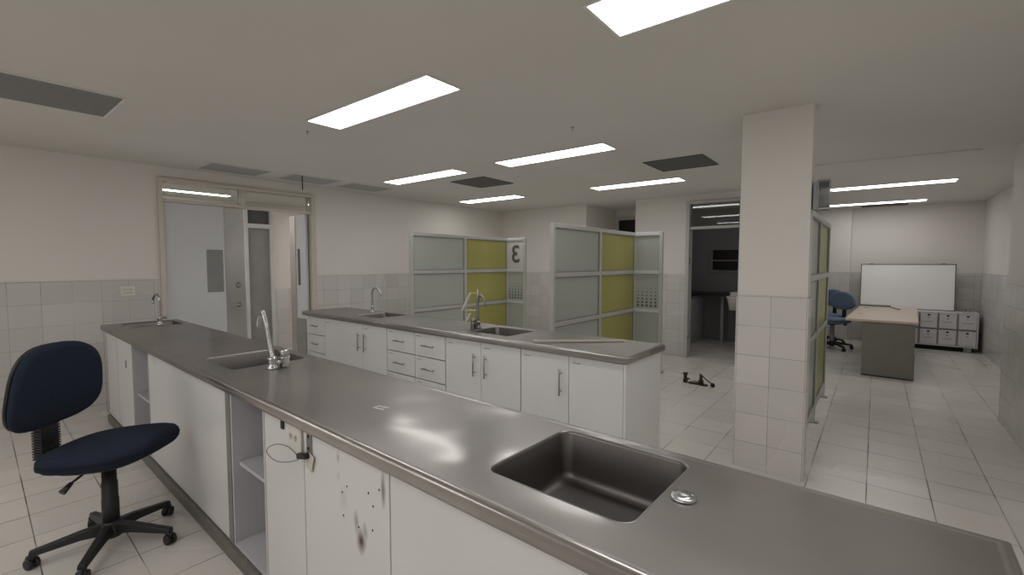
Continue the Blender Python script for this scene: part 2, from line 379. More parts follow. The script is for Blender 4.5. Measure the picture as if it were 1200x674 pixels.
# ------------------------------------------------------------------ ceiling lights
def ceiling_light(name, x0, x1, y0, y1, label, mat='light', z=CZ, grp='recessed ceiling lights'):
    e = empty(name, ((x0+x1)/2,(y0+y1)/2,z), 0, label, 'ceiling light', grp)
    w, h = (x1-x0)/2, (y1-y0)/2; t = .014
    MB().box((-w-t,-h-t,-.008),(w+t,-h,0)).box((-w-t,h,-.008),(w+t,h+t,0)).box((-w-t,-h,-.008),(-w,h,0)).box((w,-h,-.008),(w+t,h,0)).build('frame', M['lfr'], e)
    bx((-w,-h,-.005),(w,h,-.001)).build('diffuser', M[mat], e)
    return e
for a in ((-3.25,-1.96,1.71,1.965,'lit ceiling panel nearest the double door side, second largest in view'),
          (-3.09,-1.87,3.60,3.85,'lit ceiling panel above the right end of the second worktop'),
          (-3.10,-1.90,5.61,5.86,'lit ceiling panel just left of the larger dark ceiling grille'),
          (-4.93,-3.68,3.57,3.80,'lit ceiling panel beside the small dark ceiling grille near the pale panels'),
          (-5.52,-4.33,5.50,5.76,'smallest lit ceiling panel, above the glass partition marked 3'),
          (-.94,.28,1.66,1.965,'largest lit ceiling panel, cut by the top edge of the view'),
          (-.52,.75,7.78,8.05,'nearer lit ceiling panel above the desk in the right bay'),
          (-.68,.61,9.98,10.24,'farther lit ceiling panel above the whiteboard'),
          (-3.1,-1.9,-.65,-.4,'added ceiling fill light behind the viewer, left of the middle'),  # from here down: unseen panels added to brighten the near cabinet fronts
          (-.94,.28,-1.0,-.75,'added ceiling fill light right behind the viewer'),
          (-.94,.28,-2.25,-2.0,'added ceiling fill light by the wall straight behind the viewer'),
          (-5.3,-4.1,-1.9,-1.65,'added ceiling fill light in the corner behind the chair'),
          (-2.3,-1.1,-1.6,-1.35,'added ceiling fill light diagonally behind the viewer'),
          (-3.6,-2.4,-2.4,-2.15,'added ceiling fill light by the wall behind the viewer')):
    ceiling_light('ceiling_light', a[0], a[1], a[2], a[3], a[4])
ceiling_light('ceiling_light', -7.46, -7.32, 1.2, 2.68, 'long lit strip in the corridor seen through the left transom', 'light2', CZ-.06)
ceiling_light('ceiling_light', -7.46, -7.32, 4.3, 5.5, 'short added fill strip farther along the corridor, out of view', 'light2', CZ-.06)  # unseen strip added to brighten the corridor
def grille(x0, x1, y0, y1, mat, label):
    e = empty('ceiling_panel', ((x0+x1)/2,(y0+y1)/2,CZ), 0, label, 'ceiling panel')
    w, h = (x1-x0)/2, (y1-y0)/2
    MB().box((-w,-h,-.008),(w,-h+.012,0)).box((-w,h-.012,-.008),(w,h,0)).box((-w,-h+.012,-.008),(-w+.012,h-.012,0)).box((w-.012,-h+.012,-.008),(w,h-.012,0)).build('frame', M['lfr' if mat != 'ventd' else 'ventd'], e)
    g = MB().box((-w+.012,-h+.012,-.004),(w-.012,h-.012,-.001))
    g.build('panel', M[mat], e)
    return e
M['ventg'] = plain('grey_ceiling_grille', (118,117,115), .6, var=.08, vscale=40)
grille(-4.30,-3.70,-.40,.78,'ventg','large grey ceiling panel at the far left edge of the view')
grille(-5.82,-5.34,1.78,2.40,'ventl','pale ceiling panel nearest the chair, above the double door')
grille(-5.76,-5.28,2.60,3.22,'ventl','pale ceiling panel with the dangling wire beside it')
grille(-5.74,-5.28,3.36,3.99,'ventl','pale ceiling panel farthest from the chair in the row of three')
grille(-4.27,-3.70,4.10,4.68,'ventd','small dark ceiling grille between two lit panels')
grille(-1.91,-1.32,4.55,5.13,'ventd','dark ceiling grille nearest the pillar')
grille(-.24,.40,10.42,10.74,'ventd','thin dark ceiling grille above the whiteboard')
tag(MB().tube(smoothpath([(-5.33,2.72,CZ),(-5.33,2.72,CZ-.05),(-5.335,2.725,CZ-.12),(-5.325,2.72,CZ-.17)]), .006, 8).build('hanging_wire', M['blackm']), 'short dark wire hanging from the ceiling beside the pale panels', 'wire')
for x, y, l in ((-1.84,3.05,'tiny ceiling hook between the largest lit panel and the next'), (-3.53,1.85,'tiny pinkish ceiling hook below the large lit panel')):
    tag(MB().lathe([(.012,0),(.012,-.004),(.004,-.006),(.004,-.015)], (x,y,CZ), 10).tube([(x,y,CZ-.015),(x+.006,y,CZ-.022),(x,y,CZ-.028),(x-.006,y,CZ-.024)], .002, 6).build('ceiling_hook', M['greyd']), l, 'hook')

# ------------------------------------------------------------------ worktops
def worktop(name, loc, rz, L, D, sinks, label, drains=True):
    e = empty(name, loc, rz, label, 'worktop')
    b = .024
    outer = [(-L+b,b),(-b,b),(-b,D-b),(-L+b,D-b)]
    m = MB(); xp = -L+b
    for (x0,x1,y0,y1,dp) in sorted(sinks):
        X0, X1, Y0, Y1 = x0-.01, x1+.01, b, D-b
        if X0 > xp: m.add([(xp,Y0,.9),(X0,Y0,.9),(X0,Y1,.9),(xp,Y1,.9)], [(0,1,2,3)])
        h = rrect(x0,x1,y0,y1,.038); q = len(h)//4; oc = [(X1,Y0),(X1,Y1),(X0,Y1),(X0,Y0)]
        vs = [(x,y,.9) for x,y in h] + [(x,y,.9) for x,y in oc]; c0 = len(h); fs = []
        for i in range(4):
            for k in range(q-1): fs.append((c0+i, i*q+k, i*q+k+1))
            fs.append((c0+i, i*q+q-1, ((i+1)%4)*q, c0+(i+1)%4))
        m.add(vs, fs); xp = X1
    m.add([(xp,b,.9),(-b,b,.9),(-b,D-b,.9),(xp,D-b,.9)], [(0,1,2,3)])
    # rolled rim swept round the rectangle: (outward, z)
    prof = [(0,.9),(.004,.9008),(.009,.9022),(.014,.9026),(.020,.9008),(.0245,.896),(.026,.890),(.026,.862),(.024,.856),(.012,.855),(0,.857)]
    vs = []
    cs = [(-L+b,b,-1,-1),(-b,b,1,-1),(-b,D-b,1,1),(-L+b,D-b,-1,1)]
    for (x,y,sx,sy) in cs:
        for o_, z in prof: vs.append((x+sx*o_, y+sy*o_, z))
    n = len(prof); fs = []
    for i in range(4):
        j = (i+1) % 4
        for k in range(n-1): fs.append((i*n+k, j*n+k, j*n+k+1, i*n+k+1))
    m.add(vs, fs, True)
    top = m.build('top_sheet', M['steel'], e)
    for (x0,x1,y0,y1,dp) in sinks:
        s = MB()
        loops = []
        for ins, z, r in ((0,.9,.038),(.002,.8985,.037),(.006,.892,.035),(.008,.9-dp+.032,.035),(.011,.9-dp+.014,.036),(.021,.9-dp+.004,.04),(.034,.9-dp,.05)):
            loops.append([(x,y,z) for x,y in rrect(x0+ins,x1-ins,y0+ins,y1-ins,r)])
        n2 = len(loops[0]); vs = [v for l in loops for v in l]; fs = []
        for k in range(len(loops)-1):
            for i in range(n2): fs.append((k*n2+i, k*n2+(i+1)%n2, (k+1)*n2+(i+1)%n2, (k+1)*n2+i))
        fs.append(tuple(range((len(loops)-1)*n2, len(loops)*n2)))
        s.add(vs, fs, True)
        bo = s.build('sink_basin', M['basin'], e)
        rim = MB(); l0 = rrect(x0-.003,x1+.003,y0-.003,y1+.003,.041); l1 = rrect(x0+.002,x1-.002,y0+.002,y1-.002,.037)
        rim.add([(x,y,.9003) for x,y in l0]+[(x,y,.9018) for x,y in rrect(x0-.0005,x1+.0005,y0-.0005,y1+.0005,.0385)]+[(x,y,.8975) for x,y in l1],
                [(i,(i+1)%n2,n2+(i+1)%n2,n2+i) for i in range(n2)]+[(n2+i,n2+(i+1)%n2,2*n2+(i+1)%n2,2*n2+i) for i in range(n2)], True)
        rim.build('sink_rim', M['handle'], bo)
        if drains:
            cx, cy = (x0+x1)/2, (y0+y1)/2
            MB().lathe([(.001,.004),(.03,.003),(.036,.0045),(.04,.001)], (cx,cy,.9-dp), 24, cap=False).build('drain', M['handle'], bo)
    return e
O1 = (.22,.757,0); th1 = -.0255
w1 = worktop('steel_worktop', O1, th1, 5.75, .585, [(-1.05,-.622,.133,.533,.165),(-3.34,-2.875,.12,.52,.15),(-5.68,-5.29,.125,.53,.15)],
             'long near stainless steel worktop with three sinks', )
O2 = (-1.15,2.56,0); th2 = -.024
w2 = worktop('steel_worktop', O2, th2, 4.14, .58, [(-3.26,-2.84,.17,.54,.16),(-1.50,-1.06,.14,.50,.16)],
             'far stainless steel worktop with two sinks, over drawers and doors')

def to_world(O, th, x, y, z=0):
    return (O[0]+x*math.cos(th)-y*math.sin(th), O[1]+x*math.sin(th)+y*math.cos(th), z)
# small tape scrap and chrome cap on the near worktop
p = to_world(O1, th1, -1.73, .26, .9005)
o = MB().box((-.030,-.018,0),(.028,-.006,.0008)).box((-.030,.006,0),(.028,.018,.0008)).box((-.032,-.018,0),(-.022,.018,.0008)).build('tape_scrap', M['plate']); o.location = p; o.rotation_euler = (0,0,.15)
tag(o, 'small pale bracket-shaped tape scrap on the near steel worktop', 'tape')
p = to_world(O1, th1, -.575, .33, .9005)
e = empty('hole_cover', p, 0, 'round chrome cover beside the big empty sink', 'cap')
MB().lathe([(.031,0),(.031,.004),(.026,.009),(.0245,.008),(.0225,.0105),(.001,.012)], n=32).build('cap_disc', M['chrome'], e)
MB().lathe([(.019,.0112),(.017,.0135),(.001,.0142)], n=24, cap=False).build('cap_centre', M['handle'], e)
# bare bar lying across far worktop
a = Vector(to_world(O2, th2, -.75, .045, .9075)); b_ = Vector(to_world(O2, th2, -.27, .50, .9015))
o = MB(); dv = (b_-a); ln = dv.length
o.box((0,-.012,0),(ln,.012,.010)).box((0,-.012,.010),(ln,-.007,.016))
ob = o.build('metal_strip', M['frame'], bevel=.002); ob.location = a; ob.rotation_euler = (0, math.atan2(-dv.z, math.hypot(dv.x,dv.y)), math.atan2(dv.y,dv.x))
tag(ob, 'loose pale metal strip lying across the end of the far worktop', 'strip')

# ------------------------------------------------------------------ faucets
def faucet(loc, rz, label, lean=.0, height=.27, reach=.10, style=0, mat='chrome'):
    e = empty('faucet', loc, rz, label, 'faucet')     # spout points to local -x
    b = MB()
    if style == 1:   # bridge base with two bodies
        b.lathe([(.030,0),(.032,.006),(.026,.016),(.021,.022),(.020,.045),(.026,.052),(.026,.060),(.016,.068)], (0,0,0), 24)
        b.lathe([(.022,0),(.026,.005),(.026,.045),(.029,.050),(.029,.056),(.02,.060)], (.0,.065,0), 24)
        b.tube([(0,0,.03),(0,.065,.03)], .015, 12)
        b.build('base', M[mat], e)
        MB().lathe([(.024,.058),(.027,.062),(.027,.088),(.023,.095),(.001,.097)], (0,.065,0), 6).build('valve_knob', M[mat], e)
    else:
        b.lathe([(.026,0),(.027,.006),(.020,.014),(.016,.02),(.0155,.05),(.019,.055),(.019,.075),(.013,.082)], (0,0,0), 24)
        b.build('base', M[mat], e)
        if style == 0:
            MB().tube([(0,.015,.065),(0,.035,.067)], .008, 8).lathe([(.004,0),(.015,.004),(.015,.018),(.004,.02)], (0,.035,.067), 12, (0,1,0)).build('valve_knob', M[mat], e)
    h = height; lx = -lean
    pts = [(0,0,.06),(lx*.4,0,h*.45),(lx*.85,0,h*.8),(lx-.012,0,h*.95),(lx-reach*.35,0,h+.012),(lx-reach*.7,0,h-.002),(lx-reach,0,h-.035),(lx-reach-.006,0,h-.065)]
    path = smoothpath(pts, 8); n = len(path)
    MB().tube(path, [.0140 - .0035*min(1,i/(n*.5)) for i in range(n)], 14).build('spout', M[mat], e)
    pe = path[-1]
    MB().lathe([(.010,.012),(.011,0),(.0105,-.012),(.008,-.013)], pe, 14).build('aerator', M[mat], e)
    return e
faucet(to_world(O1, th1, -5.345,.35,.9005), th1+.12, 'chrome gooseneck faucet at the farthest sink of the near worktop', .0, .27, .13, 0)
faucet(to_world(O1, th1, -2.745,.27,.9005), th1+.1, 'chrome leaning swan-neck faucet with knob at the middle sink of the near worktop', .06, .29, .075, 1)
faucet(to_world(O2, th2, -3.375,.45,.9005), PI+th2+.1, 'slim chrome gooseneck faucet at the left sink of the far worktop', .0, .27, .14, 2)
e4 = faucet(to_world(O2, th2, -1.545,.30,.9005), PI+th2+.2, 'dulled chrome faucet with a long crooked lever arm on the far worktop', .0, .28, .07, 1, 'handle')
la = MB()
la.tube([(.0,0,.27),(.0,0,.34)], [.009,.004], 8)
la.tube([(.0,0,.305),(.07,.0,.305)], .005, 8)
Mx = Matrix.Translation((.112,0,.228)) @ Matrix.Rotation(-.50, 4, 'Y')
la.box((-.008,-.014,-.088),(.008,.014,.088), M4=Mx)
la.tube([(.0,0,.155),(.155,0,.152)], .006, 8)
Mx = Matrix.Translation((.098,0,.085)) @ Matrix.Rotation(-.45, 4, 'Y')
la.box((-.007,-.012,-.045),(.007,.012,.045), M4=Mx)
la.build('lever_arm', M['frame'], e4)

# ------------------------------------------------------------------ near counter cabinets
def carcass(e, x0, x1, y0, y1, z0, z1, mat='lam', back=True):
    m = MB().box((x0,y0,z0),(x0+.016,y1,z1)).box((x1-.016,y0,z0),(x1,y1,z1)).box((x0+.016,y0,z0),(x1-.016,y1,z0+.016))
    if back: m.box((x0+.016,y1-.014,z0+.016),(x1-.016,y1,z1))
    return m.build('carcass', M[mat], e)
def unit(name, O, th, label, cat='cabinet', grp=None): return empty(name, O, th, label, cat, grp)
FY, BY, Z0, Z1 = .05, .56, .075, .852
def doorp(e, x0, x1, z0=Z0+.004, z1=Z1-.004, mat='lam', y=FY, t=.018):
    return bx((x0+.002,y-t,z0),(x1-.002,y-.001,z1)).build('door', M[mat], e, bevel=.0015)
# plinth
o = MB().box((-5.73,.015,0),(-.02,.57,.073)).build('stone_plinth', M['plinth'], bevel=.004); o.location = O1; o.rotation_euler = (0,0,th1)
tag(o, 'grey stone plinth under the near row of cabinets', 'plinth')
u = unit('base_cabinet', O1, th1, 'white base cabinet at the far left end of the near counter'); carcass(u,-5.72,-4.742,FY,BY,Z0,Z1)
d = doorp(u,-5.72,-4.742); MB().box((-4.95,FY-.024,.62),(-4.93,FY-.018,.68)).build('lock_plate', M['greyp'], d)
MB().box((-5.28,FY-.0185,Z0),(-5.276,FY-.0178,Z1-.004)).build('door_gap', M['edge'], d)
def niche(x0, x1, shelf, label):
    u = unit('open_shelf_unit', O1, th1, label, 'shelf unit'); carcass(u, x0, x1, FY-.018, BY, Z0, Z1, 'lamin')
    for z in shelf:
        bx((x0+.017,FY+.01,z),(x1-.017,BY-.016,z+.018)).build('shelf', M['lamin'], u)
    return u
niche(-4.74,-4.222,(.43,), 'narrow open shelf niche near the far end of the near counter, behind the chair')
u = unit('base_cabinet', O1, th1, 'wide blank white panel cabinet beside the blue chair'); carcass(u,-4.22,-2.722,FY,BY,Z0,Z1)
d = doorp(u,-4.22,-2.722); bx((-4.09,FY-.022,.77),(-4.035,FY-.018,.835)).build('latch_plate', M['plate'], d)
u = unit('cabinet_post', O1, th1, 'upright grey filler post left of the open shelf niche', 'post')
bx((-2.72,.03,Z0),(-2.665,.09,Z1)).build('post', M['edge'], u)
niche(-2.66,-2.262,(.475,), 'open white shelf niche in the middle of the near counter')
u = unit('base_cabinet', O1, th1, 'white cabinet door with the outlet, left of the stained door'); carcass(u,-2.26,-1.902,FY,BY,Z0,Z1); doorp(u,-2.26,-1.902)
sd = unit('base_cabinet', O1, th1, 'white cabinet door with brown stains and screw holes'); carcass(sd,-1.90,-1.352,FY,BY,Z0,Z1)
d = doorp(sd,-1.90,-1.352, mat='stain')
for (x,z) in ((-1.595,.715),(-1.625,.685),(-1.465,.735),(-1.405,.765),(-1.44,.70),(-1.62,.605),(-1.445,.62),(-1.525,.60)):
    MB().lathe([(.004,0),(.004,.0006)], (x,FY-.0185,z), 10, (0,-1,0)).build('screw_hole', M['rust'], d)
u = unit('base_cabinet', O1, th1, 'blank white cabinet front under the big near sink'); carcass(u,-1.35,-.022,FY,BY,Z0,Z1); doorp(u,-1.35,-.022)

# outlet, switch, hasp, padlock on near cabinet
u = unit('power_outlet', O1, th1, 'white double outlet plate under the edge of the near worktop', 'outlet')
bx((-2.01,FY-.028,.742),(-1.905,FY-.0185,.845)).build('cover_plate', M['plate'], u, bevel=.003)
for zz, xx in ((.795,-1.985),(.795,-1.945)):
    o = MB(); o.lathe([(.014,0),(.014,.001)], (xx,FY-.028,zz), 16, (0,-1,0)); o.build('socket', M['frame'], u)
    MB().box((xx-.007,FY-.0302,zz-.002),(xx-.004,FY-.029,zz+.008)).box((xx+.004,FY-.0302,zz-.002),(xx+.007,FY-.029,zz+.008)).box((xx-.002,FY-.0302,zz-.010),(xx+.002,FY-.029,zz-.006)).build('socket_slots', M['edge'], u)
o = bx((-2.085,FY-.026,.80),(-2.060,FY-.0185,.835)).build('cabinet_lock', M['black'], bevel=.003); o.location = O1; o.rotation_euler = (0,0,th1)
tag(o, 'small black square lock left of the outlet plate', 'lock')
u = unit('hasp', O1, th1, 'steel hasp plate screwed right of the outlet', 'hasp')
bx((-1.868,FY-.024,.755),(-1.832,FY-.0185,.852)).build('hasp_plate', M['handle'], u, bevel=.002)
for z in (.78,.825): MB().lathe([(.006,0),(.005,.002)], (-1.85,FY-.024,z), 12, (0,-1,0)).build('screw', M['black'], u)
u = unit('cable_loop_lock', O1, th1, 'black cable lock with thin wire loop hanging from the hasp', 'lock')
Mx = Matrix.Translation((-1.872,FY-.036,.748)) @ Matrix.Rotation(-.25, 4, 'Y')
MB().box((-.036,-.010,-.010),(.036,.010,.012), M4=Mx).build('lock_body', M['black'], u, bevel=.004)
pts = smoothpath([(-1.90,FY-.04,.742),(-1.96,FY-.05,.765),(-2.04,FY-.06,.758),(-2.11,FY-.065,.725),(-2.115,FY-.065,.70),(-2.05,FY-.06,.688),(-1.97,FY-.05,.703),(-1.90,FY-.042,.728)], 8)
MB().tube(pts, .0022, 8).build('wire_loop', M['greyd'], u)
Mx = Matrix.Translation((-1.835,FY-.026,.735)) @ Matrix.Rotation(.35, 4, 'Y')
o = MB().box((-.020,-.001,-.036),(.020,.001,.030), M4=Mx).build('paper_tag', M['paper']); o.location = O1; o.rotation_euler = (0,0,th1)
tag(o, 'small cream tag hanging below the cable lock', 'tag')

# ------------------------------------------------------------------ far counter cabinets
o = MB().box((-4.06,.04,0),(-.04,.54,.073)).build('stone_plinth', M['plinth'], bevel=.004); o.location = O2; o.rotation_euler = (0,0,th2)
tag(o, 'grey stone plinth under the far row of cabinets', 'plinth')
G = .04; GB = .54
def vhandle(par, x, z0, z1):
    h = MB().tube([(x,G-.045,z0),(x,G-.045,z1)], .0055, 10).tube([(x,G-.018,z0+.03),(x,G-.045,z0+.03)], .004, 8).tube([(x,G-.018,z1-.03),(x,G-.045,z1-.03)], .004, 8)
    return h.build('handle', M['handle'], par)
def hhandle(par, x0, x1, z):
    h = MB().tube([(x0,G-.045,z),(x1,G-.045,z)], .0055, 10).tube([(x0+.025,G-.018,z),(x0+.025,G-.045,z)], .004, 8).tube([(x1-.025,G-.018,z),(x1-.025,G-.045,z)], .004, 8)
    return h.build('handle', M['handle'], par)
def card(par, x, z): return bx((x,G-.0188,z),(x+.06,G-.0178,z+.006)).build('label_slip', M['greyp'], par)
def carc2(u, x0, x1):
    m = MB().box((x0,G,Z0),(x0+.016,GB,Z1)).box((x1-.016,G,Z0),(x1,GB,Z1)).box((x0+.016,G,Z0),(x1-.016,GB,Z0+.016)).box((x0+.016,GB-.014,Z0+.016),(x1-.016,GB,Z1))
    m.build('carcass', M['lam'], u)
def drawers(x0, x1, label):
    u = unit('drawer_unit', O2, th2, label, 'drawer unit'); carc2(u, x0, x1)
    for z0, z1 in ((.645,.848),(.44,.641),(.08,.436)):
        d = bx((x0+.003,G-.018,z0+.002),(x1-.003,G-.001,z1-.002)).build('drawer', M['lam'], u, bevel=.0015)
        zc = (z0+z1)/2 if z1 > .5 else .34
        hhandle(d, (x0+x1)/2-.085, (x0+x1)/2+.075, zc)
        card(d, x0+.03, z1-.03)
    return u
def doors(x0, x1, label, split=None, handles=()):
    u = unit('base_cabinet', O2, th2, label); carc2(u, x0, x1)
    xs = [x0]+([split] if split else [])+[x1]
    for i in range(len(xs)-1):
        d = bx((xs[i]+.002,G-.018,Z0+.004),(xs[i+1]-.002,G-.001,Z1-.004)).build('door', M['lam'], u, bevel=.0015)
        if i < len(handles) and handles[i] is not None: vhandle(d, handles[i], .575, .755)
        card(d, xs[i]+.03, .805)
    return u
drawers(-4.08,-3.665,'white drawer unit at the far left end of the far counter')
doors(-3.66,-2.485,'white two-door cabinet under the left sink of the far counter',-2.90,(-2.955,-2.845))
drawers(-2.48,-2.062,'left one of the two middle drawer units in the far counter')
drawers(-2.06,-1.655,'right one of the two middle drawer units in the far counter')
doors(-1.65,-.845,'white two-door cabinet under the right sink of the far counter',-1.24,(-1.305,-1.185))
doors(-.84,-.035,'white end cabinet with one handle at the right end of the far counter',-.43,(-.49,None))
o = bx((-.034,.02,Z0),(-.018,.56,Z1)).build('end_panel', M['lam'], bevel=.001); o.location = O2; o.rotation_euler = (0,0,th2)
tag(o, 'white end panel closing the right end of the far counter', 'panel')

# ------------------------------------------------------------------ glass partitions
def partition(X, label, ret=True, digit=False, glassdim=False):
    e = empty('glass_partition', (X,3.93,0), 0, label, 'partition', None)
    L = 2.07; H = 1.88; pw = .045
    ys = [0, 1.015, L-pw]
    for y in ys:
        q = bx((-pw/2,y,.0),(pw/2,y+pw,H)).build('post', M['alu'], e, bevel=.003)
        bx((-.05,y-.01,0),(.05,y+pw+.01,.008)).build('foot_plate', M['greyd'], q)
    rails = (.13,.80,1.32,H-.045)
    for i in range(2):
        y0, y1 = ys[i]+pw, ys[i+1]
        for z in rails:
            bx((-pw/2,y0,z),(pw/2,y1,z+.045)).build('rail', M['alu'], e, bevel=.003)
        for k in range(3):
            g = bx((-.004,y0,rails[k]+.045),(.004,y1,rails[k+1])).build('panel', M['fgrey'] if i == 0 else (M['foliveD'] if glassdim else M['folive']), e)
            bd = MB()
            z0, z1 = rails[k]+.045, rails[k+1]; t = .012
            for xs in (-.014, .006):
                bd.box((xs,y0,z0),(xs+.008,y1,z0+t)).box((xs,y0,z1-t),(xs+.008,y1,z1)).box((xs,y0,z0+t),(xs+.008,y0+t,z1-t)).box((xs,y1-t,z0+t),(xs+.008,y1,z1-t))
            bd.build('glazing_bead', M['greyd'], g)
            if i == 0: g['label'] = 'frosted grey glass pane'
            else: g['label'] = 'olive green glass pane'
    if ret:
        w = .38; y0, y1 = L-pw, L
        q = bx((w-pw+pw/2,y0,0),(w+pw/2,y1,H)).build('post', M['alu'], e, bevel=.003)
        bx((w-.05,y0-.02,0),(w+.05,y1+.02,.008)).build('foot_plate', M['greyd'], q)
        x0, x1 = pw/2, w-pw/2
        for z in rails: bx((x0,y0,z),(x1,y1,z+.045)).build('rail', M['alulight'], e, bevel=.003)
        yc = (y0+y1)/2
        for k in range(3):
            g = bx((x0,yc-.004,rails[k]+.045),(x1,yc+.004,rails[k+1])).build('panel', M['alulight'] if (digit and k == 2) else M['fgrey'], e)
            if k == 1:
                dm = MB()
                for r in range(6):
                    for c_ in range(5):
                        s_ = .0155 - .0022*r
                        cx = x0+.045+c_*(x1-x0-.09)/4; cz = rails[1]+.045+.045+r*.046
                        dm.box((cx-s_,yc-.0055,cz-s_),(cx+s_,yc-.004,cz+s_))
                dm.build('square_dots', M['dotgrey'], g)
            if digit and k == 2:
                cu = bpy.data.curves.new('digit', 'FONT'); cu.body = '3'; cu.size = .40; cu.extrude = .002; cu.offset = .006; cu.align_x = 'CENTER'; cu.align_y = 'CENTER'
                tmp = bpy.data.objects.new('digit_tmp', cu); C.objects.link(tmp)
                dg = bpy.context.evaluated_depsgraph_get(); me = bpy.data.meshes.new_from_object(tmp.evaluated_get(dg)); bpy.data.objects.remove(tmp)
                me.materials.clear(); me.materials.append(M['dotgrey'])
                o = bpy.data.objects.new('number_three', me); C.objects.link(o); o.parent = g
                # reads 3 from the other side, so it is mirrored from this one
                o.location = ((x0+x1)/2, yc-.006, (rails[2]+.045+rails[3])/2); o.rotation_euler = (PI/2, 0, PI)
                o['label'] = 'dark digit 3 seen from behind'
    return e
partition(-4.87, 'left grey and olive glass partition with the mirrored 3', True, True)
partition(-2.61, 'middle grey and olive glass partition behind the end of the far counter', True)
partition(-.415, 'olive glass partition seen edge-on right of the pillar', False, False, True)

# clear box on the pillar
e = empty('wall_dispenser', (-.337,3.63,1.815), 0, 'clear plastic dispenser box mounted high on the right side of the pillar', 'dispenser')
bx((0,-.05,0),(.022,.05,.18)).build('back_plate', M['greyp'], e, bevel=.003)
MB().box((.022,-.05,0),(.09,.05,.012)).build('tray', M['handle'], e, bevel=.003)
MB().box((.022,-.05,.012),(.09,-.047,.19)).box((.087,-.047,.012),(.09,.05,.19)).box((.022,.047,.012),(.087,.05,.19)).build('clear_cover', M['plastic'], e)
MB().box((.022,-.052,.186),(.092,-.046,.194)).box((.086,-.052,.012),(.093,-.046,.19)).box((.022,-.052,.0),(.03,-.046,.19)).build('cover_edge', M['greyd'], e)

# ------------------------------------------------------------------ left wall switch
e = empty('wall_switch', (-5.988,1.2,1.13), 0, 'cream double wall switch on the tiles left of the door', 'switch')
bx((0,-.06,0),(.008,.06,.10)).build('cover_plate', M['plate'], e, bevel=.003)
for z in (.025,.06): bx((.008,-.04,z),(.012,.04,z+.018)).build('rocker', M['frame'], e, bevel=.002)

# ------------------------------------------------------------------ office chairs
def cushion(outline, thick, dome, mat, name, parent, M4, rings=9, bend=0, under=.6, lip=0):
    """outline: list of (x,y); builds a padded cushion, top dome along +z"""
    n = len(outline); vs = []; fs = []
    rs = [1 - .0*i for i in range(1)]
    levels = []
    for i in range(rings+1):               # top centre to rim
        r = math.sin(PI/2*i/rings)**.9; z = dome*(1-r**2.2) + (thick*.5)*math.sqrt(max(0,1-(max(0,(r-.86))/.14)**2.2))
        levels.append((r, z))
    for i in range(rings, -1, -1):
        r = math.sin(PI/2*i/rings)*.995; z = -(thick*.5*under)*math.sqrt(max(0,1-(max(0,(r-.86))/.135)**2.2))
        levels.append((r, z))
    for r, z in levels:
        for (x, y) in outline:
            X, Y, Z = x*r, y*r, z
            Z += bend*(X*X)*4 + lip*(-max(0, Y-.10))**2*6*(-1 if lip > 0 else 1)
            vs.append(M4 @ Vector((X, Y, Z)))
    for k in range(len(levels)-1):
        for i in range(n):
            fs.append((k*n+i, k*n+(i+1)%n, (k+1)*n+(i+1)%n, (k+1)*n+i))
    return MB().add(vs, fs, True).build(name, M[mat], parent)
def sshape(hw, hh, p=3.2, taper=0, n=48):
    o = []
    for i in range(n):
        a = 2*PI*i/n; c, s = math.cos(a), math.sin(a)
        x = hw*math.copysign(abs(c)**(2/p), c); y = hh*math.copysign(abs(s)**(2/p), s)
        x *= 1 + taper*(-y/hh)
        o.append((x, y))
    return o
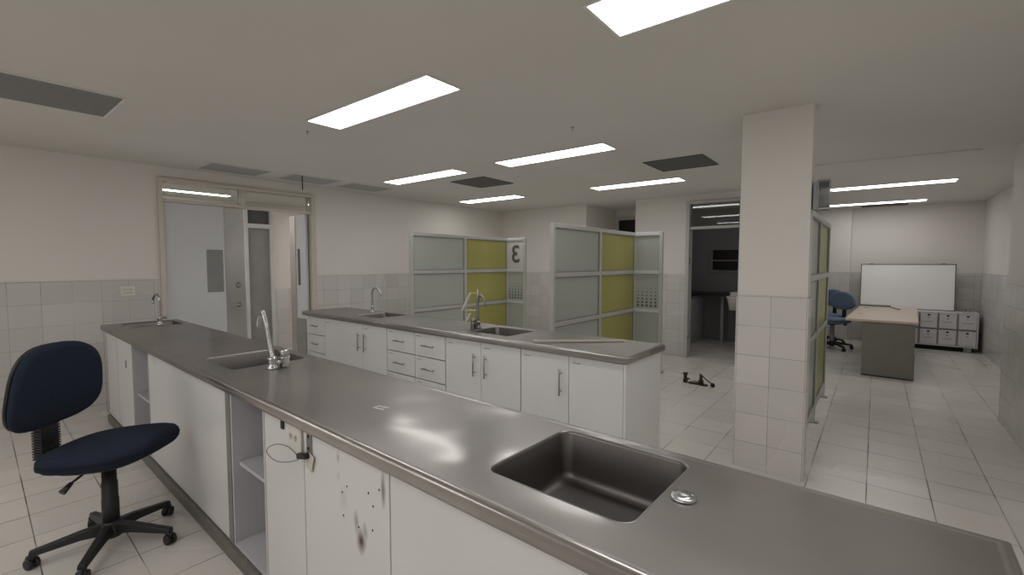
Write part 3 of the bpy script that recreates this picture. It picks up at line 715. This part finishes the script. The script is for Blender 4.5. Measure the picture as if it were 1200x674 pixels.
def office_chair(loc, face, label, a0=41, fab='navy', shell='black', col='black', back='tall', seat_h=.50, group=None, scale=1, seat_tilt=2):
    e = empty('office_chair', loc, 0, label, 'chair', group)
    # base
    hub = MB().lathe([(.045,.055),(.05,.07),(.048,.12),(.036,.135),(.034,.14)], n=24)
    hub.build('hub', M['black'], e)
    R = .30*scale
    for i in range(5):
        a = math.radians(a0 + 72*i); ux, uy = math.cos(a), math.sin(a); px, py = -uy, ux
        secs = []
        for r, w, zt, h in ((.03,.026,.128,.055),(.12,.024,.118,.04),(.22,.021,.10,.032),(R,.019,.086,.026)):
            for sx, sz in ((-1,0),(1,0),(.7,1),(-.7,1)):
                secs.append((ux*r+px*w*sx, uy*r+py*w*sx, zt-h*(1-sz)))
        fs = []
        for k in range(3):
            for j in range(4): fs.append((k*4+j, k*4+(j+1)%4, (k+1)*4+(j+1)%4, (k+1)*4+j))
        fs += [(0,3,2,1),(12,13,14,15)]
        lg = MB().add(secs, fs).build('leg', M['black'], e, bevel=.004)
        cx, cy = ux*(R-.008), uy*(R-.008); ca = a + 1.1 + i*.9
        vx, vy = math.cos(ca), math.sin(ca)
        w = MB()
        for s_ in (-1, 1):
            w.lathe([(.006,-.008),(.022,-.009),(.026,-.006),(.026,.006),(.022,.009),(.006,.008)], (cx+vx*.014*s_, cy+vy*.014*s_, .026), 18, (vx,vy,0))
        w.lathe([(.007,.03),(.007,.065)], (cx,cy,0), 8)
        hx, hy = -vy, vx
        w.tube([(cx+hx*.025,cy+hy*.025,.03),(cx+hx*.02,cy+hy*.02,.05),(cx,cy,.058),(cx-hx*.018,cy-hy*.018,.05)], .012, 8)
        w.build('caster', M['black'], lg)
    MB().lathe([(.036,.13),(.036,.25),(.034,.252),(.034,.34),(.031,.342),(.031,seat_h-.07)], n=24).build('gas_column', M[col], e)
    f = empty_part = None
    Rz = Matrix.Rotation(face - PI/2, 4, 'Z')   # local +y = facing
    Tz = lambda x, y, z: Rz @ Matrix.Translation((x, y, z))
    # mechanism
    m = MB().box((-.07,-.10,seat_h-.085),(.07,.09,seat_h-.045), M4=Rz)
    mo = m.build('mechanism', M['black'], e, bevel=.006)
    pts = [Rz @ Vector(p) for p in ((.05,.0,seat_h-.07),(.13,-.01,seat_h-.075),(.19,-.02,seat_h-.095))]
    MB().tube(pts, [.006,.006,.006], 8).tube([pts[2], pts[2]+(pts[2]-pts[1])*.7+Vector((0,0,-.012))], [.010,.016], 10).build('lever', M['black'], mo)
    # seat
    St = Matrix.Rotation(math.radians(seat_tilt), 4, 'X')
    cushion(sshape(.20,.20,3.0,-.03), .03, 0, shell, 'seat_shell', e, Tz(0,.02,seat_h-.045) @ St, under=1)
    cushion(sshape(.245,.258,3.1,-.04), .085, .010, fab, 'seat', e, Tz(0,.02,seat_h-.002) @ St, under=.9)
    # spine + bellows
    yb = -.295
    sp = MB().box((-.03,-.25,seat_h-.088),(.03,-.06,seat_h-.066), M4=Rz).box((-.03,yb-.012,seat_h-.10),(.03,yb+.012,seat_h+.30), M4=Rz)
    sp.build('back_bar', M['black'], e, bevel=.004)
    kn = Rz @ Vector((0, yb-.01, seat_h-.10)); dr = Rz @ Vector((0,-1,0))
    MB().lathe([(.012,0),(.025,.008),(.027,.035),(.02,.042)], kn, 14, dr).build('tilt_knob', M['black'], e)
    if back == 'tall':
        bl = MB()
        for k in range(14):
            z = seat_h - .04 + k*.0135
            bl.box((-.052,yb-.024,z),(.052,yb+.024,z+.0075), M4=Rz).box((-.045,yb-.019,z+.0075),(.045,yb+.019,z+.0135), M4=Rz)
        bl.build('bellows', M['black'], e)
        hh, hw, zc, tp = .212, .248, seat_h+.338, .09
    else:
        hh, hw, zc, tp = .16, .22, seat_h+.32, .02
    tilt = Matrix.Rotation(math.radians(-8), 4, 'X')
    B = Rz @ Matrix.Translation((0, yb+.03, zc)) @ tilt @ Matrix.Rotation(-PI/2, 4, 'X') @ Matrix.Rotation(PI, 4, 'Z')
    ol = sshape(hw, hh, 3.0 if back == 'tall' else 2.3, tp)
    cushion(ol, .055, .014, fab, 'backrest', e, B @ Matrix.Translation((0,0,.012)), bend=.16)
    cushion([(x*.985+0, y*.985) for x, y in ol], .03, 0, shell, 'backrest_shell', e, B @ Matrix.Translation((0,0,-.012)), bend=.16, under=1)
    return e
office_chair((-3.065,.505,0), math.radians(42), 'navy fabric swivel chair with black base beside the near counter', 41, 'navy', 'black', seat_h=.52, seat_tilt=5)
office_chair((-.55,9.5,0), math.radians(-120), 'slate blue swivel chair nearest the desk, right of its twin', 20, 'blue', 'greyp', 'greyp', 'low', .50)
office_chair((-.70,10.15,0), math.radians(-115), 'slate blue swivel chair behind its twin, beside the partition', 60, 'blue', 'greyp', 'greyp', 'low', .50)

# ------------------------------------------------------------------ desk
e = empty('office_desk', (.42,7.48,0), -.045, 'long beige-topped desk with grey green end panel', 'desk')
MB().prism(rrect(-.72,.015,-.02,2.75,.03), .705, .735).build('desktop', M['desk'], e, bevel=.003)
bx((-.53,0,.015),(-.012,.03,.70)).build('end_panel', M['deskp'], e, bevel=.002)
bx((-.53,2.55,.015),(-.012,2.58,.70)).build('end_panel', M['deskp'], e, bevel=.002)
bx((-.055,.03,.10),(-.035,2.55,.70)).build('modesty_panel', M['deskp'], e, bevel=.002)
bx((-.035,.004,0),(-.008,.035,.33)).build('corner_guard', M['black'], e, bevel=.002)
bx((-.53,-.004,0),(-.012,.036,.014)).build('floor_rail', M['black'], e)
for y in (.75, 1.9):
    bx((-.64,y,.735),(-.56,y+.03,.738)).build('cable_grommet', M['edge'], e, bevel=.001)
e2 = empty('metal_bracket', (.30,9.42,.7365), .2, 'bent blue-grey metal bracket lying on the far end of the desk', 'bracket')
MB().box((-.03,-.12,0),(.0,.42,.012)).build('arm', M['greyd'], e2, bevel=.001)
MB().box((-.03,0,0),(.015,.40,.03), M4=Matrix.Translation((-.01,.38,0)) @ Matrix.Rotation(1.3,4,'Z')).build('arm', M['greyd'], e2, bevel=.001)

# ------------------------------------------------------------------ locker cabinet + whiteboard
e = empty('locker_cabinet', (1.33,10.40,0), 0, 'low white steel locker cabinet under the whiteboard', 'cabinet')
NC = 6; PW = .236
m = MB().box((-NC*PW-.03,0,.08),(0,.40,.10)).box((-NC*PW-.03,0,.63),(0,.40,.65)).box((-NC*PW-.03,.38,.10),(0,.40,.63)).box((-.02,0,.10),(0,.38,.63)).box((-NC*PW-.03,0,.10),(-NC*PW-.01,.38,.63))
m.build('carcass', M['cab'], e)
fr = MB().box((-NC*PW-.01,0,.355),(-.02,.02,.375))
for c_ in range(1, NC): fr.box((-.012-c_*PW-.011,.0,.10),(-.012-c_*PW+.011,.02,.355)).box((-.012-c_*PW-.011,.0,.375),(-.012-c_*PW+.011,.02,.63))
fr.build('front_frame', M['greyp'], e)
for c_ in range(NC):
    for r in range(2):
        x1 = -.012-c_*PW-.012; x0 = x1-PW+.026; z0 = .105 if r == 0 else .38; z1 = z0+.245
        d = bx((x0,-.014,z0),(x1,-.001,z1)).build('locker_door', M['cab'], e, bevel=.002)
        xc = (x0+x1)/2
        bx((xc-.017,-.020,z1-.045),(xc+.017,-.014,z1-.02)).build('keyhole_lock', M['black'], d, bevel=.003)
        if not (c_ == 0 and r == 0):
            bx((xc-.055,-.0165,z0+.10),(xc+.055,-.014,z0+.107)).build('label_slot', M['edge'], d)
        bx((xc-.012,-.016,z0+.155),(xc+.010,-.014,z0+.17)).build('small_tag', M['greyp'], d)
for x in (-.10, -NC*PW+.06): bx((x-.06,.01,0),(x+.03,.10,.08)).build('foot', M['greyp'], e, bevel=.003)
bx((-NC*PW,.10,0),(-.03,.38,.08)).build('shadow_gap_block', M['blackm'], e)  # black block standing in for the shadow gap under the lockers
e = empty('whiteboard', (-.215,10.62,.652), 0, 'blank framed whiteboard standing on the locker cabinet', 'whiteboard')
tl = Matrix.Rotation(-math.radians(7), 4, 'X')
W, Hh = 1.28, .80
MB().box((.012,0,.012),(W-.012,.012,Hh-.012), M4=tl).build('board_surface', M['board'], e)
MB().box((0,-.006,0),(W,.018,.012), M4=tl).box((0,-.006,Hh-.012),(W,.018,Hh), M4=tl).box((0,-.006,.012),(.012,.018,Hh-.012), M4=tl).box((W-.012,-.006,.012),(W,.018,Hh-.012), M4=tl).build('board_frame', M['ventd'], e)
for x in (.15, 1.12): MB().box((x-.03,0,Hh),(x+.03,.01,Hh+.012), M4=tl).build('hanging_clip', M['greyd'], e)
for x, l in ((1.19,'left tiny bolt standing on the locker cabinet'), (1.24,'right tiny bolt standing on the locker cabinet')):
    tag(MB().lathe([(.016,0),(.016,.008),(.006,.012),(.006,.045),(.010,.048),(.010,.056)], (x,10.6,.65), 12).build('steel_bolt', M['greyd']), l, 'bolt')

# ------------------------------------------------------------------ bits on the floor
e = empty('pipe_fitting', (-1.79,5.68,0), 0, 'small upright dark pipe fitting on the floor before the dark doorway', 'fitting')
MB().lathe([(.028,0),(.028,.04),(.02,.042),(.02,.095),(.028,.098),(.028,.12)], n=14).tube([(0,0,.05),(.05,.0,.05)], .010, 8).build('body', M['rust'], e)
e = empty('loose_faucet', (-1.62,5.66,0), -.12, 'broken faucet with lever and black ball lying on the floor', 'faucet')
MB().prism(rrect(-.13,.10,-.03,.03,.025), 0, .016).build('base_plate', M['rust'], e, bevel=.003)
MB().lathe([(.022,.016),(.028,.022),(.028,.034),(.014,.04)], (-.05,0,0), 14).build('valve_seat', M['handle'], e)
MB().lathe([(.030,.016),(.030,.055),(.020,.065),(.016,.12),(.004,.135)], (.02,0,0), 14).build('body', M['rust'], e)
MB().tube(smoothpath([(.0,0,.13),(.04,0,.11),(.09,-.005,.075),(.15,-.01,.045)]), .007, 8).build('lever', M['blackm'], e)
MB().lathe([(.004,-.026),(.018,-.02),(.026,0),(.018,.02),(.004,.026)], (.165,-.012,.028), 14).build('ball_knob', M['blackm'], e)

# ------------------------------------------------------------------ camera, world, look
cam = bpy.data.cameras.new('camera'); co = bpy.data.objects.new('camera', cam); C.objects.link(co)
f = 535.; cam.sensor_width = 36; cam.lens = f/1200*36; cam.clip_start = .02
yaw = math.atan(426/f); pit = math.atan(29/f)
co.location = (0,0,1.47); co.rotation_euler = (PI/2 - pit, 0, yaw)
sc.camera = co
wd = bpy.data.worlds.new('world'); sc.world = wd; wd.use_nodes = True
wd.node_tree.nodes['Background'].inputs[0].default_value = (.5,.5,.5,1); wd.node_tree.nodes['Background'].inputs[1].default_value = .09
sc.cycles.use_fast_gi = True; sc.cycles.fast_gi_method = 'ADD'; wd.light_settings.distance = 1.2; wd.light_settings.ao_factor = .143
sc.view_settings.view_transform = 'Standard'
sc.view_settings.exposure = 0
sc.cycles.use_denoising = True
sc.cycles.max_bounces = 10; sc.cycles.diffuse_bounces = 5; sc.cycles.sample_clamp_indirect = 8
